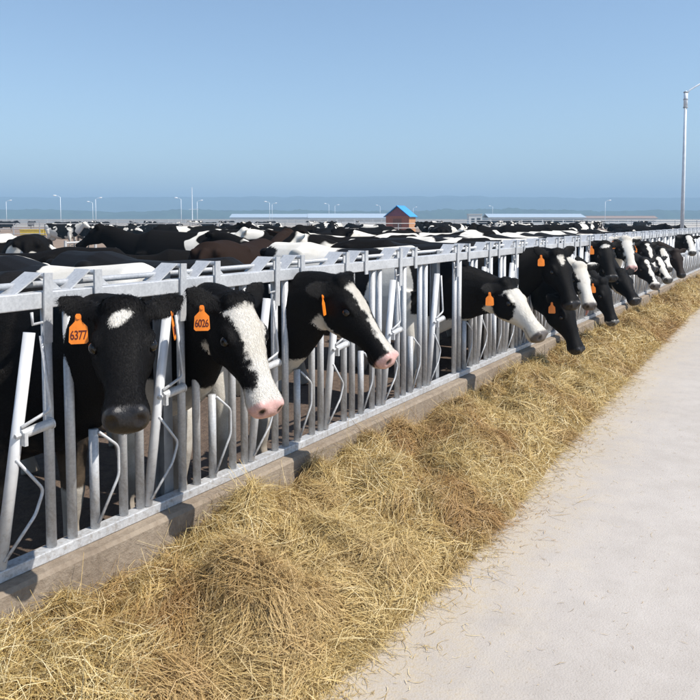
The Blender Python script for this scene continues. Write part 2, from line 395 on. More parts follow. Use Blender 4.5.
def hay_h(x, y):
    x = np.asarray(x, float); y = np.asarray(y, float)
    xe = np.interp(y, E_Y, E_X)+.22*(vnoise(x*0, y, 2.1, 3)-.5)+.10*(vnoise(x*0, y, 7, 4)-.5)
    u = np.clip((x-.09)/(xe-.09), 0, 1.0)
    pr = np.clip(1-u, 0, 1)**.52*(1-.10*np.clip(1-u*3, 0, 1))
    wx = x+.10*(vnoise(x, y, 3.1, 31)-.5); wy = y+.16*(vnoise(x, y, 2.7, 32)-.5)
    b1 = np.abs(2*vnoise(wx, wy, 3.0, 5)-1); b2 = np.abs(2*vnoise(wx, wy, 7.0, 8)-1)
    h = pr*(.065+.20*b1**.85+.075*b2)
    for (bx, by, bh, r, ry) in bumps:
        k = np.abs(y-by) < ry*3
        if np.any(k): h = h+np.where(k, bh*np.exp(-((x-bx)/r)**2-((y-by)/ry)**2), 0)*np.clip((1-u)*3.0, 0, 1)
    h = h+pr*(.05*(vnoise(x, y, 5, 6)-.5)+.045*(vnoise(x, y, 14, 7)-.5))
    return np.where(u >= 1, 0, np.maximum(h, 0)), u
# base sheet of matted hay
nx = 46; ysb = np.concatenate([np.arange(-3, 7, .035), np.arange(7, 18, .07), np.arange(18, 40, .2)])
xs = np.linspace(.085, 1.5, nx+1); X, Y = np.meshgrid(xs, ysb); H, U = hay_h(X, Y)
Zs = np.where(U >= 1, -.03, H-.008)
bv = np.stack([X.ravel(), Y.ravel(), Zs.ravel()], 1); W = nx+1; nr = len(ysb)
ii, jj = np.meshgrid(np.arange(nx), np.arange(nr-1)); a = (jj*W+ii).ravel(); bq = np.stack([a, a+1, a+W+1, a+W], 1)
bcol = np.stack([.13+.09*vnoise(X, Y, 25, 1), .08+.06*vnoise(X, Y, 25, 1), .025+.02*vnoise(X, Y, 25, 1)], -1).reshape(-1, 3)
PAL = np.array([(.66, .49, .20), (.54, .375, .13), (.38, .24, .07), (.22, .13, .042), (.80, .67, .39), (.63, .52, .26), (.12, .07, .026), (.86, .76, .50)])
def strands(n, x, y, lift, length, width, tilt, pal_p, spread=1.0, ang=None, arch=None):
    h, u = hay_h(x, y)
    e = .03; hx = (hay_h(x+e, y)[0]-hay_h(x-e, y)[0])/(2*e); hy = (hay_h(x, y+e)[0]-hay_h(x, y-e)[0])/(2*e)
    hx = np.clip(hx, -1.5, 1.5); hy = np.clip(hy, -1.5, 1.5)
    flow = vnoise(x, y, 3.6, 11)*2*math.pi*1.8
    ang = flow+rng.normal(0, .55*spread, n) if ang is None else ang; tl = rng.normal(0, tilt, n)
    dx, dy = np.cos(ang), np.sin(ang); dz = hx*dx+hy*dy+np.tan(np.clip(tl, -1.1, 1.1))
    D = np.stack([dx, dy, dz], 1); D /= np.linalg.norm(D, axis=1, keepdims=True)
    N = np.stack([-hx, -hy, np.ones(n)], 1)+rng.normal(0, .55, (n, 3)); S = np.cross(D, N); S /= np.linalg.norm(S, axis=1, keepdims=True)+1e-9
    Nn = np.cross(S, D)
    c = np.stack([x, y, h+lift], 1); L = length; curl = rng.normal(0, .20, n)*L; curl2 = rng.normal(0, .24, n)*L
    if arch is not None: curl = arch*L
    segs = 5; V = np.zeros((n, segs, 2, 3))
    for k in range(segs):
        w = k/(segs-1)*2-1
        ctr = c+D*(w*L/2)[:, None]+Nn*(curl*(.4-w*w))[:, None]+S*(curl2*(w*w-.3))[:, None]
        wd = width*(1-.45*abs(w)); V[:, k, 0] = ctr-S*(wd/2)[:, None]; V[:, k, 1] = ctr+S*(wd/2)[:, None]
    V[..., 2] = np.maximum(V[..., 2], .006); V[..., 0] = np.where((V[..., 2] < .34), np.maximum(V[..., 0], .112), np.maximum(V[..., 0], .03))
    idx = np.arange(n)[:, None]*segs*2
    q = np.concatenate([np.stack([idx+2*k, idx+2*k+1, idx+2*k+3, idx+2*k+2], -1).reshape(-1, 4) for k in range(segs-1)])
    pc = PAL[rng.choice(len(PAL), n, p=pal_p)]*rng.uniform(.8, 1.12, (n, 1))
    # some patches of the heap are older, browner hay, some paler and greener
    old = np.clip((.6*vnoise(x, y, 2.3, 21)+.4*vnoise(x, y, 7.5, 23)-.46)*4, 0, 1)[:, None]; pale = np.clip((vnoise(x, y, 1.6, 22)-.48)*3, 0, 1)[:, None]
    pc = pc*(1-.68*old*np.array([[.66, .92, 1.05]])); pc = pc*(1-.35*pale)+.35*pale*np.array([[.70, .55, .27]])
    return V.reshape(-1, 3), q, np.repeat(pc, segs*2, axis=0)
def sample(n, y0, y1, xf=1.0):
    y = rng.uniform(y0, y1, n); xe = np.interp(y, E_Y, E_X)
    x = .10+(xe-.10)*rng.beta(1.0, 1.12, n)*1.10*xf
    return x, y
pp = np.array([.22, .22, .15, .08, .13, .10, .04, .06]); pp /= pp.sum()
parts = []
for (y0, y1, n, Ls, wd, lf) in ((.9, 2.6, 62000, .10, .0025, .034), (2.6, 4.6, 56000, .11, .0028, .034), (4.6, 7.5, 38000, .13, .0040, .034), (7.5, 12, 24000, .16, .006, .03), (12, 22, 20000, .18, .010, .03), (22, 40, 7000, .25, .02, .03), (-2.5, .9, 14000, .16, .004, .03)):
    x, y = sample(n, y0, y1)
    parts.append(strands(n, x, y, rng.uniform(-.012, lf, n), rng.gamma(4, Ls/4, n), np.full(n, wd)*rng.uniform(.6, 1.5, n), .28, pp))
    k = n//30; x, y = sample(k, y0, y1)       # long loose stalks lying on top
    pl = np.array([.26, .12, .03, .0, .30, .12, .0, .17]); pl /= pl.sum()
    parts.append(strands(k, x, y, rng.uniform(.012, .05, k), rng.uniform(.14, .40, k), np.full(k, wd*1.15), .30, pl, 1.4))
# combed, arching tufts thrown up on the heap
for (y0, y1, nt_, per, wd) in ((.9, 4.6, 330, 75, .0026), (4.6, 9, 260, 45, .0042), (9, 22, 300, 26, .009)):
    tx_, ty_ = sample(nt_, y0, y1, .9); ta = rng.uniform(0, 2*math.pi, nt_); tl_ = rng.uniform(.16, .38, nt_); tar = rng.uniform(.12, .34, nt_); tlift = rng.uniform(.0, .045, nt_); tsp = rng.uniform(.02, .06, nt_)
    idx = np.repeat(np.arange(nt_), per); n = len(idx); lat = rng.normal(0, 1, n)*tsp[idx]; lon = rng.normal(0, .035, n)
    x = tx_[idx]-np.sin(ta[idx])*lat+np.cos(ta[idx])*lon; y = ty_[idx]+np.cos(ta[idx])*lat+np.sin(ta[idx])*lon; x = np.maximum(x, .12)
    parts.append(strands(n, x, y, tlift[idx]*np.exp(-(lat/tsp[idx])**2)+rng.uniform(-.01, .02, n), tl_[idx]*rng.uniform(.5, 1.1, n), np.full(n, wd)*rng.uniform(.7, 1.3, n), .10, pp, 1, ta[idx]+rng.normal(0, .22, n), tar[idx]*rng.uniform(.6, 1.3, n)))
# blades and chaff strewn over the concrete beside the heap
n = 11000; y = np.concatenate([rng.uniform(.9, 8, 8000), rng.uniform(8, 24, 3000)]); xe = np.interp(y, E_Y, E_X); x = xe+np.abs(rng.normal(0, .15, n))-.08
parts.append(strands(n, x, y, rng.uniform(.002, .008, n), rng.gamma(3, .018, n), np.full(n, .0022)*(1+y*.06), .04, pp, 2))
n = 1500; y = rng.uniform(.9, 16, n); x = np.interp(y, E_Y, E_X)+np.abs(rng.normal(0, .9, n))
parts.append(strands(n, x, y, rng.uniform(.002, .006, n), rng.gamma(3, .008, n), np.full(n, .0020), .03, pp, 2))
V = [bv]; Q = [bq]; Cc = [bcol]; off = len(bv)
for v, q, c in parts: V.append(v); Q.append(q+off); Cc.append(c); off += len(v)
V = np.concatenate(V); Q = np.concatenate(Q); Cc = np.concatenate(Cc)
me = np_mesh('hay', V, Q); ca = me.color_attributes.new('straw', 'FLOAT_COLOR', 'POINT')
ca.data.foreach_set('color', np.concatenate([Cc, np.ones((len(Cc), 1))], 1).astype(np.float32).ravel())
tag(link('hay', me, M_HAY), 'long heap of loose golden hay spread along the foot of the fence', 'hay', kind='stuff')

# ------------------------------------------------------------------ cows
HEAD = [(-.05, -.03, -.20, .078), (0, -.004, -.245, .096), (.05, .012, -.265, .106), (.11, .018, -.272, .114), (.17, .016, -.264, .118), (.22, .008, -.240, .107), (.28, -.002, -.202, .088),
        (.34, -.010, -.166, .073), (.39, -.014, -.148, .068), (.43, -.013, -.142, .072), (.465, -.010, -.142, .081), (.50, -.014, -.140, .084), (.525, -.026, -.134, .077), (.542, -.044, -.118, .060), (.55, -.06, -.10, .036)]
def frame_from(d, roll=0):
    d = Vector(d).normalized(); u = Vector((0, 0, 1)); u = (u-d*u.dot(d)).normalized(); y = u.cross(d)
    if roll: q = Matrix.Rotation(roll, 3, d); u = q @ u; y = q @ y
    return d, y, u
def build_cow(yc, P, d, roll=0, ears=((.25, -.1), (.25, -.1)), voxel=.012, shoulder=(-.36, 1.02), hs=1.0, body=True, tx=0.0, throat=.78):
    """a whole cow facing +x, standing across y = yc; P poll, d the direction poll > muzzle.  Returns mesh (vertices in the same space) and head frame."""
    m = MB(); ex, ey, ez = Vector((1, 0, 0)), Vector((0, 1, 0)), Vector((0, 0, 1)); hd, hy, hu = frame_from(d, roll); P = Vector(P)
    H = lambda s, y, z: P+(hd*s+hy*y+hu*z)*hs
    secs = []
    for (s, t_, b_, w) in HEAD:
        zc = (t_*.45+b_*.55); secs.append((H(s, 0, zc), hy, hu, w*hs, (t_-zc)*hs, (zc-b_)*hs, 2.5, .30 if s < .42 else .08))
    m.loft(secs, 22)
    for sy in (-1, 1):
        m.ell(H(.165, sy*.094, -.036), (.050*hs, .024*hs, .026*hs), 12, Matrix((hd, hy, hu)).transposed())      # brow
        m.ell(H(.508, sy*.042, -.046), (.034*hs, .034*hs, .036*hs), 12, Matrix((hd, hy, hu)).transposed())     # nostril wing
        m.ell(H(.17, sy*.075, -.15), (.085*hs, .035*hs, .08*hs), 12, Matrix((hd, hy, hu)).transposed())        # cheek
    m.ell(H(.015, 0, -.008), (.055*hs, .085*hs, .034*hs), 12, Matrix((hd, hy, hu)).transposed())                    # poll
    m.ell(H(.47, 0, -.135), (.055*hs, .05*hs, .03*hs), 12, Matrix((hd, hy, hu)).transposed())                  # chin
    tips = []
    for sy, (up, fwd) in zip((-1, 1), ears):
        b0 = H(.025, sy*.075, -.045); ed = (hy*sy*1.0+hu*up+hd*fwd).normalized(); en = (hu*.9+hd*.3-ed*(hu*.9+hd*.3).dot(ed)).normalized(); ew = ed.cross(en)
        secs = []
        for w, hw, th in ((0, .028, .026), (.18, .040, .022), (.4, .054, .013), (.62, .055, .011), (.82, .040, .010), (.95, .018, .009), (1, .007, .006)):
            secs.append((b0+ed*(w*.185*hs)+en*(-.022*math.sin(w*3)*hs), ew, en, hw*hs, th*hs, th*hs, 2, 0))
        m.loft(secs, 14); tips.append((b0, ed, en, ew))
    # neck
    s0 = Vector((tx+shoulder[0], yc, shoulder[1])); e1 = H(.04, 0, -.145); ax0 = Vector((1, 0, .12)).normalized()
    e_dir = (hd*.55+ (e1-s0).normalized()).normalized()
    k = (e1-s0).length; c1 = s0+ax0*k*.45; c2 = e1-e_dir*k*.3; secs = []
    for i in range(11):
        w = i/10; p = s0*(1-w)**3+c1*3*w*(1-w)**2+c2*3*w*w*(1-w)+e1*w**3
        tn = ((c1-s0)*3*(1-w)**2+(c2-c1)*6*w*(1-w)+(e1-c2)*3*w*w).normalized()
        u = (ez*(1-w*.7)+hu*w*.7); u = (u-tn*u.dot(tn)).normalized(); r = u.cross(tn)
        if w > .5: rr = hy*(w-.5)*2+r*(1-(w-.5)*2); r = (rr-tn*rr.dot(tn)).normalized(); u = tn.cross(r)
        hw = .185*(1-w)**1.3+.098*(1-(1-w)**1.3); hz = .36*(1-w)**1.2+.150*(1-(1-w)**1.2); secs.append((p, r, u, hw, hz*.92, hz*1.08, 2.1, .15))
    m.loft(secs, 20)
    if body:
        T = [(0.0, .135, 1.20, .76), (-.12, .21, 1.34, .64), (-.30, .26, 1.43, .57), (-.52, .30, 1.41, .55), (-.85, .345, 1.385, .535), (-1.15, .36, 1.39, .56), (-1.40, .335, 1.44, .63), (-1.60, .285, 1.43, .76), (-1.78, .215, 1.435, .88), (-1.88, .12, 1.35, 1.0), (-1.91, .05, 1.28, 1.1)]
        x0 = tx+shoulder[0]+.14; secs = []
        for (x, hw, tp, bt) in T:
            zc = tp*.5+bt*.5; secs.append(((x0+x, yc, zc), ey, ez, hw, tp-zc, zc-bt, 2.05, 0))
        m.loft(secs, 26)
        for sy in (-1, 1):
            m.ell((x0-1.38, yc+sy*.20, 1.34), (.08, .045, .045), 12); m.ell((x0-1.84, yc+sy*.11, 1.33), (.06, .035, .05))
            def leg(pts):
                m.tube([(x0+a, yc+sy*b, c) for a, b, c, _ in pts], [r for *_, r in pts], 14)
            leg([(-.22, .17, 1.05, .13), (-.24, .19, .80, .10), (-.20, .19, .62, .075), (-.19, .185, .46, .056), (-.19, .185, .40, .054), (-.21, .185, .24, .036), (-.20, .185, .13, .042), (-.17, .185, .06, .050), (-.155, .185, .012, .058)])
            leg([(-1.55, .20, 1.08, .19), (-1.50, .22, .86, .16), (-1.50, .215, .70, .10), (-1.66, .20, .53, .062), (-1.68, .20, .46, .055), (-1.65, .20, .26, .040), (-1.62, .20, .13, .045), (-1.58, .20, .06, .052), (-1.565, .20, .012, .060)])
        m.ell((x0-1.45, yc, .58), (.20, .16, .14), 14)
        m.tube([(x0-1.86, yc, 1.36), (x0-1.95, yc, 1.28), (x0-1.98, yc+.02, 1.0), (x0-1.97, yc+.03, .75), (x0-1.96, yc+.03, .55), (x0-1.96, yc+.03, .42)], [.035, .03, .024, .022, .04, .02], 10)
    me0 = m.mesh('tmp'); o = bpy.data.objects.new('tmp', me0); col.objects.link(o)
    rm = o.modifiers.new('r', 'REMESH'); rm.mode = 'VOXEL'; rm.voxel_size = voxel; rm.use_smooth_shade = True
    sm = o.modifiers.new('s', 'SMOOTH'); sm.iterations = max(3, int(.08/voxel)); sm.factor = .5
    dg = bpy.context.evaluated_depsgraph_get(); me = bpy.data.meshes.new_from_object(o.evaluated_get(dg))
    bpy.data.objects.remove(o); bpy.data.meshes.remove(me0); me.shade_smooth()
    return me, (P, hd, hy, hu, hs), tips
def verts(me):
    v = np.empty(len(me.vertices)*3, np.float32); me.vertices.foreach_get('co', v); return v.reshape(-1, 3).astype(float)
def head_coords(v, fr):
    P, d, y, u, hs = fr; q = (v-np.array(P))/hs; return q@np.array(d), q@np.array(y), q@np.array(u)
def sculpt_head(me, fr):
    v = verts(me); s, y, z = head_coords(v, fr); P, d, hy, hu, hs = fr; d = np.array(d); hy = np.array(hy); hu = np.array(hu)
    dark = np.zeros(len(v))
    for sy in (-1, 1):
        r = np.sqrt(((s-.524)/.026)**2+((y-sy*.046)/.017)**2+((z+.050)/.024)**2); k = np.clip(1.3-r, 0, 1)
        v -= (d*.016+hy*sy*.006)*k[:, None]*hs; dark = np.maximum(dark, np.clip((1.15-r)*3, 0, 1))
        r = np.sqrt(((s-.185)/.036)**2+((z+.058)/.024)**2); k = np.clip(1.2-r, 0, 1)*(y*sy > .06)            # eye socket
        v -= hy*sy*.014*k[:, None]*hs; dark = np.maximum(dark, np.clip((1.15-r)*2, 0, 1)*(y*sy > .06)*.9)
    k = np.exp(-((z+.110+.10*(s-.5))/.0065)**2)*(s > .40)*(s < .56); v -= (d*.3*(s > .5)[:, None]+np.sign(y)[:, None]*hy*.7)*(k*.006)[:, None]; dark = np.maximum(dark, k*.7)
    me.vertices.foreach_set('co', v.astype(np.float32).ravel()); return dark
def ell2(a, b, ra, rb): return (1-np.sqrt((a/ra)**2+(b/rb)**2))*min(ra, rb)
def face_sd(c, s, y, z):
    """signed distance-like field, positive where the face is white"""
    sd = np.full(len(s), -.3); top = z > -.10
    q = c.get('seed', 1)*3.7; wob = np.array([.026*noise.noise(Vector((a*13+q, b*13, d*13)))+.012*noise.noise(Vector((a*40, b*40+q, d*40))) for a, b, d in zip(s, y, z)])
    if 'star' in c:
        s0, rs, ry = c['star']; f = ell2(s-s0+.15*y, y+.18*(s-s0), rs, ry)+wob*.8; sd = np.maximum(sd, np.where(top, f, -.3))
    if 'blaze' in c:
        w = np.interp(s, *c['blaze']); sd = np.maximum(sd, np.where(z > -.13, w-np.abs(y-c.get('off', 0))+wob, -.2))
    if 'muz' in c: sd = np.maximum(sd, s-c['muz']+wob+c.get('muzj', 0)*(z+.1))
    if 'jaw' in c: sd = np.maximum(sd, np.minimum(c['jaw']-z, (s-.09)*.8)+wob*.6)
    if c.get('white'): sd = np.maximum(sd, np.full(len(s), .2))
    for (s0, z0, rs, rz, side) in c.get('patch', []):
        f = ell2(s-s0, z-z0, rs, rz)+wob; sd = np.where(y*side > .03, np.minimum(sd, -f), sd)
    if 'back' in c: sd = np.minimum(sd, s-c['back']+.25*np.minimum(0, -(z+.19))*c.get('bk', 1)+wob)
    ear = (np.abs(y) > .105) & (s < .13) & (z > -.16)
    sd = np.where(ear, c.get('ear', -.2), sd)
    return sd
def coat_attr(me, fr, c, dark, yc):
    v = verts(me); s, y, z = head_coords(v, fr); P, d, hy, hu, hs = fr
    fsd = face_sd(c, s, y, z)
    ishead = (s > -.02) & (s < .62) & (np.abs(y) < .36) & (z > np.interp(s, [0, .2, .3, .4, .5], [-.27, -.27, -.22, -.18, -.17])-.02) & (z < .25)
    seed = c.get('seed', 1.0); bias = c.get('bias', -.15)
    bsd = np.array([noise.noise(Vector((p[0]*1.3+seed*7.1, p[1]*1.3-seed*3.3, p[2]*1.5+seed)))*.5 for p in v])+bias
    bsd = bsd-.07*np.clip((v[:, 2]-1.12)/.22, 0, 1)*(c['n'] != 2)
    front = np.clip((v[:, 0]+c.get('nb', .55))*2.5, 0, 1); bsd = bsd*(1-front)+front*c.get('neck', -.25)
    if 'throat' in c:
        k = np.clip((v[:, 0]+.75)*4, 0, 1); bsd = np.maximum(bsd, (c['throat']+.16*bsd-v[:, 2])*k-.3*(1-k))
    bsd = np.maximum(bsd, (.42-v[:, 2])*.6)
    w = np.clip((s+.02)/.07, 0, 1)*ishead; sd = fsd*w+bsd*(1-w)
    nose = np.clip((s-.485-.25*np.maximum(0, -(z+.10)))*60, 0, 1)*(np.clip((z+.155)*40, 0, 1)); pink = np.zeros(len(v))
    pink = nose*.9
    a = np.stack([np.clip(.5+sd, 0, 1), pink, np.clip(dark, 0, 1), np.ones(len(v))], 1)
    at = me.attributes.new('coat', 'FLOAT_COLOR', 'POINT'); at.data.foreach_set('color', a.astype(np.float32).ravel())
def hair_mesh(me, fr, count, length=.013):
    """short coat hair lying along the skin of the head and neck"""
    v = verts(me); nf = len(me.polygons); me.calc_loop_triangles(); nt = len(me.loop_triangles)
    tri = np.empty(nt*3, np.int32); me.loop_triangles.foreach_get('vertices', tri); tri = tri.reshape(-1, 3)
    a = np.empty(len(v)*4, np.float32); me.attributes['coat'].data.foreach_get('color', a); a = a.reshape(-1, 4)
    p0, p1, p2 = v[tri[:, 0]], v[tri[:, 1]], v[tri[:, 2]]; cr = np.cross(p1-p0, p2-p0); ar = np.linalg.norm(cr, axis=1)/2
    cen = (p0+p1+p2)/3; s, y, z = head_coords(cen, fr); org = np.array(fr[0])
    near = np.linalg.norm(cen-org, axis=1); wgt = ar*((near < .75) & (cen[:, 2] > .55))*(a[tri[:, 0], 1] < .15)*(a[tri[:, 0], 2] < .25); wgt = wgt/wgt.sum()
    k = rng.choice(nt, count, p=wgt); u = rng.random(count); w = rng.random(count); f = u+w > 1; u[f] = 1-u[f]; w[f] = 1-w[f]
    p = p0[k]+(p1-p0)[k]*u[:, None]+(p2-p0)[k]*w[:, None]; N = cr[k]/(np.linalg.norm(cr[k], axis=1, keepdims=True)+1e-12)
    hd = np.array(fr[1]); flow = np.where((s[k] > -.02)[:, None], hd[None], np.array([[-.5, 0, -.85]]))+rng.normal(0, .35, (count, 3))
    T = flow-N*(flow*N).sum(1)[:, None]; T /= np.linalg.norm(T, axis=1, keepdims=True)+1e-9; S = np.cross(T, N)
    L = length*rng.uniform(.6, 1.3, count)[:, None]*np.where((np.abs(s[k]) < .06) & (z[k] > -.06), 1.6, 1)[:, None]; hw = .0009
    V = np.stack([p-S*hw-N*.001, p+S*hw-N*.001, p+T*L*.55+N*L*.16+S*hw*.7, p+T*L*.55+N*L*.16-S*hw*.7, p+T*L+N*L*.14+S*hw*.15, p+T*L+N*L*.14-S*hw*.15], 1)
    idx = np.arange(count)[:, None]*6; Q = np.concatenate([idx+np.array([[0, 1, 2, 3]]), idx+np.array([[3, 2, 4, 5]])])
    hm = np_mesh('hair', V.reshape(-1, 3), Q); at = hm.attributes.new('coat', 'FLOAT_COLOR', 'POINT'); at.data.foreach_set('color', np.repeat(a[tri[k, 0]], 6, axis=0).astype(np.float32).ravel())
    return hm
# ear tag mesh, built hanging in the y-z plane, facing +x
def tag_mesh():
    m = MB(); out = [(-.010, .0), (-.012, -.022), (-.031, -.042), (-.034, -.096), (-.026, -.104), (.026, -.104), (.034, -.096), (.031, -.042), (.012, -.022), (.010, .0), (.006, .006), (-.006, .006)]
    n = len(out); vs = [(.0015, a, b) for a, b in out]+[(-.0015, a, b) for a, b in out]
    m.add(vs, [tuple(range(n-1, -1, -1)), tuple(range(n, 2*n))]+[(k, (k+1) % n, n+(k+1) % n, n+k) for k in range(n)])
    m.tube([(.0, 0, -.006), (.006, 0, -.006)], .008, 10); me = m.mesh('ear_tag'); me.materials.append(M_TAG); return me
ME_TAG = tag_mesh()
def text_mesh(s):
    cu = bpy.data.curves.new('t', 'FONT'); cu.body = s; cu.size = .046; cu.align_x = 'CENTER'; cu.align_y = 'CENTER'; cu.extrude = .0006; cu.offset = .0005; cu.space_character = .92
    o = bpy.data.objects.new('t', cu); col.objects.link(o); dg = bpy.context.evaluated_depsgraph_get(); me = bpy.data.meshes.new_from_object(o.evaluated_get(dg))
    bpy.data.objects.remove(o); me.transform(Matrix(((0, 0, 1, .0022), (.68, 0, 0, 0), (0, 1.0, 0, -.073), (0, 0, 0, 1)))); me.materials.clear(); me.materials.append(M_INK); return me
def add_head_parts(o, fr, tips, org, tags, num=None):
    P, d, hy, hu, hs = fr; org = Vector(org)
    me = bpy.data.meshes.get('eye')
    if me is None: mb = MB(); mb.ell((0, 0, 0), (.0235, .0235, .0235), 16); me = mb.mesh('eye'); me.shade_smooth(); me.materials.append(M_EYE)
    for sy in (-1, 1):
        e = bpy.data.objects.new('eye', me); col.objects.link(e); e.parent = o; e.location = P+(d*.185+hy*sy*.1015+hu*-.058)*hs-org
    for k, (b0, ed, en, ew) in enumerate(tips):
        if not tags[k]: continue
        face = tags[k] if isinstance(tags[k], tuple) else (.75, -.65)
        f = Vector((face[0], face[1], .12)).normalized(); yv = Vector((0, 0, 1)).cross(f).normalized(); zv = f.cross(yv)
        te = bpy.data.objects.new('ear_tag', ME_TAG); col.objects.link(te); te.parent = o
        q = b0+ed*.10*hs+Vector((0, 0, -.040*hs)); q = q+f*.022
        mt = Matrix((f, yv, zv)).transposed().to_4x4(); te.matrix_local = Matrix.Translation(q-org) @ mt
        if num:
            tn = text_mesh(num); to = bpy.data.objects.new('tag_number', tn); col.objects.link(to); to.parent = te
FEED = [
 dict(n=1, gap=1.96, P=(.30, 1.843, 1.35), d=(.60, -.50, -.62), hs=.95, ears=((.1, -.55), (.1, -.45)), vox=.009, tags=((.77, -.64), (.75, .66)), num='6377', star=(.088, .040, .034), nose='black', bias=-.12, seed=2, neck=-.3,
      label='black cow with a small white star on its forehead facing straight out, ear tag 6377'),
 dict(n=2, gap=2.66, P=(.32, 2.468, 1.311), d=(.52, -.15, -.84), hs=.97, ears=((.1, -.65), (-.1, -.9)), vox=.009, tags=((.65, -.76), 0), num='6026', blaze=([0, .06, .18, .3, .4], [.105, .105, .072, .05, .065]), muz=.40, muzj=-.25, jaw=-.235, nose='pink', bias=.10, seed=5, throat=.90, neck=-.3, off=.018,
      label='cow with broad white face blaze, black cheeks and pink nose, tag reading 6026'),
 dict(n=3, gap=3.36, P=(.32, 3.336, 1.336), d=(.62, .03, -.75), hs=.96, ears=((-.5, -.35), (.0, -.5)), vox=.009, tags=((.85, .35), 0), blaze=([0, .08, .2, .35, .5], [.062, .056, .036, .022, .03]), jaw=-.205, muz=.50, nose='pink', bias=-.28, seed=9, throat=.92, neck=-.3,
      label='black cow in profile pointing right, white stripe down its face and pink muzzle'),
 dict(n=4, gap=5.74, P=(.35, 5.776, 1.157), d=(.66, -.17, -.71), hs=1.03, ears=((-.3, -.2), (.0, -.3)), vox=.010, tags=((.5, -.87), 0), white=1, patch=[(.165, -.125, .10, .105, -1), (.15, -.10, .04, .05, 1)], back=.05, nose='grey', bias=.1, seed=3, neck=-.3, throat=.86, jaw=-.2,
      label='white faced cow with round black eye patch and grey nose, alone between heads'),
 dict(n=5, gap=7.14, P=(.36, 7.18, 1.345), d=(.42, -.30, -.86), ears=((.1, -.5), (.1, -.5)), vox=.013, tags=((.5, -.87), 0), hs=1.08, star=(.07, .085, .034), nose='black', bias=-.1, seed=12, neck=-.3,
      label='tall black cow with white forehead streak, above the black cow eating hay'),
 dict(n=6, gap=7.84, P=(.42, 7.24, .90), d=(.38, -.10, -.92), ears=((.0, -.3), (-.2, -.3)), vox=.013, tags=((.45, -.89), 0), nose='black', bias=-.2, seed=14, neck=-.3, shoulder=(-.36, .96), hs=1.05,
      label='black cow lowering its muzzle into the hay beside the patch eyed white face'),
 dict(n=7, gap=8.54, P=(.26, 8.35, 1.16), d=(.40, -.43, -.80), ears=((.2, .0), (.2, -.1)), vox=.013, tags=((.4, -.9), 0), blaze=([0, .1, .3, .5], [.085, .085, .065, .075]), muz=.36, nose='grey', bias=.1, seed=18, neck=.05, tongue=1,
      label='white faced cow with black tagged ear, tongue out, behind the tall black cow'),
 dict(n=8, gap=9.94, P=(.20, 9.80, 1.36), d=(.34, -.50, -.79), ears=((.15, -.3), (.15, -.3)), vox=.014, tags=((.4, -.9), 0), star=(.035, .07, .06), nose='black', bias=-.1, seed=21, neck=-.3,
      label='black cow with a bright white cap on its forehead and black nose'),
 dict(n=9, gap=9.24, P=(.40, 8.92, .945), d=(.36, -.12, -.92), ears=((.0, -.4), (.0, -.4)), vox=.014, tags=((.4, -.9), 0), patch=[], muz=.49, jaw=-.25, nose='black', bias=.05, seed=23, neck=-.3, shoulder=(-.36, .98),
      label='tagged black cow bending low to the hay under the white capped one'),
 dict(n=10, gap=11.34, P=(.20, 11.05, 1.40), d=(.33, -.56, -.76), ears=((.0, -.3), (.1, -.3)), vox=.015, tags=((.35, -.93), 0), blaze=([0, .1, .3, .5], [.08, .08, .06, .07]), muz=.42, nose='pink', bias=.12, seed=25, neck=.05, throat=1.1,
      label='cow holding a long cream face and pink nose high above its neighbours'),
 dict(n=11, gap=10.64, P=(.36, 10.0, 1.0), d=(.50, -.55, -.62), ears=((.0, -.4), (.0, -.4)), vox=.015, tags=(0, 0), jaw=-.17, nose='black', bias=.0, seed=27, neck=-.2,
      label='black cow with white throat and dark nose, head tucked below the cream faced cow'),
 dict(n=12, gap=12.74, P=(.20, 12.6, 1.29), d=(.38, -.55, -.72), ears=((.1, -.2), (.1, -.3)), vox=.016, tags=((.35, -.93), 0), blaze=([0, .1, .5], [.03, .03, .025]), nose='black', bias=-.05, seed=29, neck=-.25,
      label='thin blazed black cow with raised tagged ear, right of the cream face'),
 dict(n=13, gap=12.04, P=(.30, 11.95, 1.06), d=(.47, -.54, -.70), ears=((.0, -.4), (.0, -.4)), vox=.016, tags=((.35, -.93), 0), blaze=([0, .1, .4, .5], [.03, .034, .024, .04]), muz=.46, nose='grey', bias=.0, seed=31, neck=-.25,
      label='black cow whose narrow white blaze reaches a pale nose, low orange tag'),
 dict(n=14, gap=13.44, P=(.30, 13.0, 1.05), d=(.50, -.58, -.64), ears=((.0, -.4), (.0, -.4)), vox=.017, tags=(0, 0), blaze=([0, .2, .5], [.055, .05, .06]), muz=.46, nose='black', bias=.05, seed=33, neck=-.2,
      label='untagged black cow with white lower face, muzzle just above the hay ridge'),
 dict(n=15, gap=14.14, P=(.22, 14.0, 1.16), d=(.36, -.70, -.62), ears=((.0, -.4), (.0, -.4)), vox=.017, tags=(0, 0), blaze=([0, .2, .5], [.03, .06, .07]), muz=.40, nose='black', bias=.1, seed=35, neck=-.2,
      label='untagged cow with white stripe widening to its muzzle, left of the brownish head'),
 dict(n=16, gap=14.84, P=(.35, 14.72, 1.10), d=(.33, -.40, -.85), ears=((.1, -.4), (.1, -.3)), vox=.017, tags=((.35, -.93), 0), nose='black', bias=-.1, seed=37, neck=-.3, brown=.5,
      label='dark brownish cow with small tag, last of the crowded feeding heads'),
 dict(n=17, gap=16.94, P=(.25, 17.0, 1.33), d=(.30, -.70, -.62), ears=((.2, .0), (.2, .0)), vox=.018, tags=(0, 0), blaze=([0, .1, .3, .5], [.05, .06, .06, .07]), muz=.44, nose='black', bias=.05, seed=39, neck=-.2,
      label='farthest feeding cow, black head with white face standing apart near the fence end'),
]
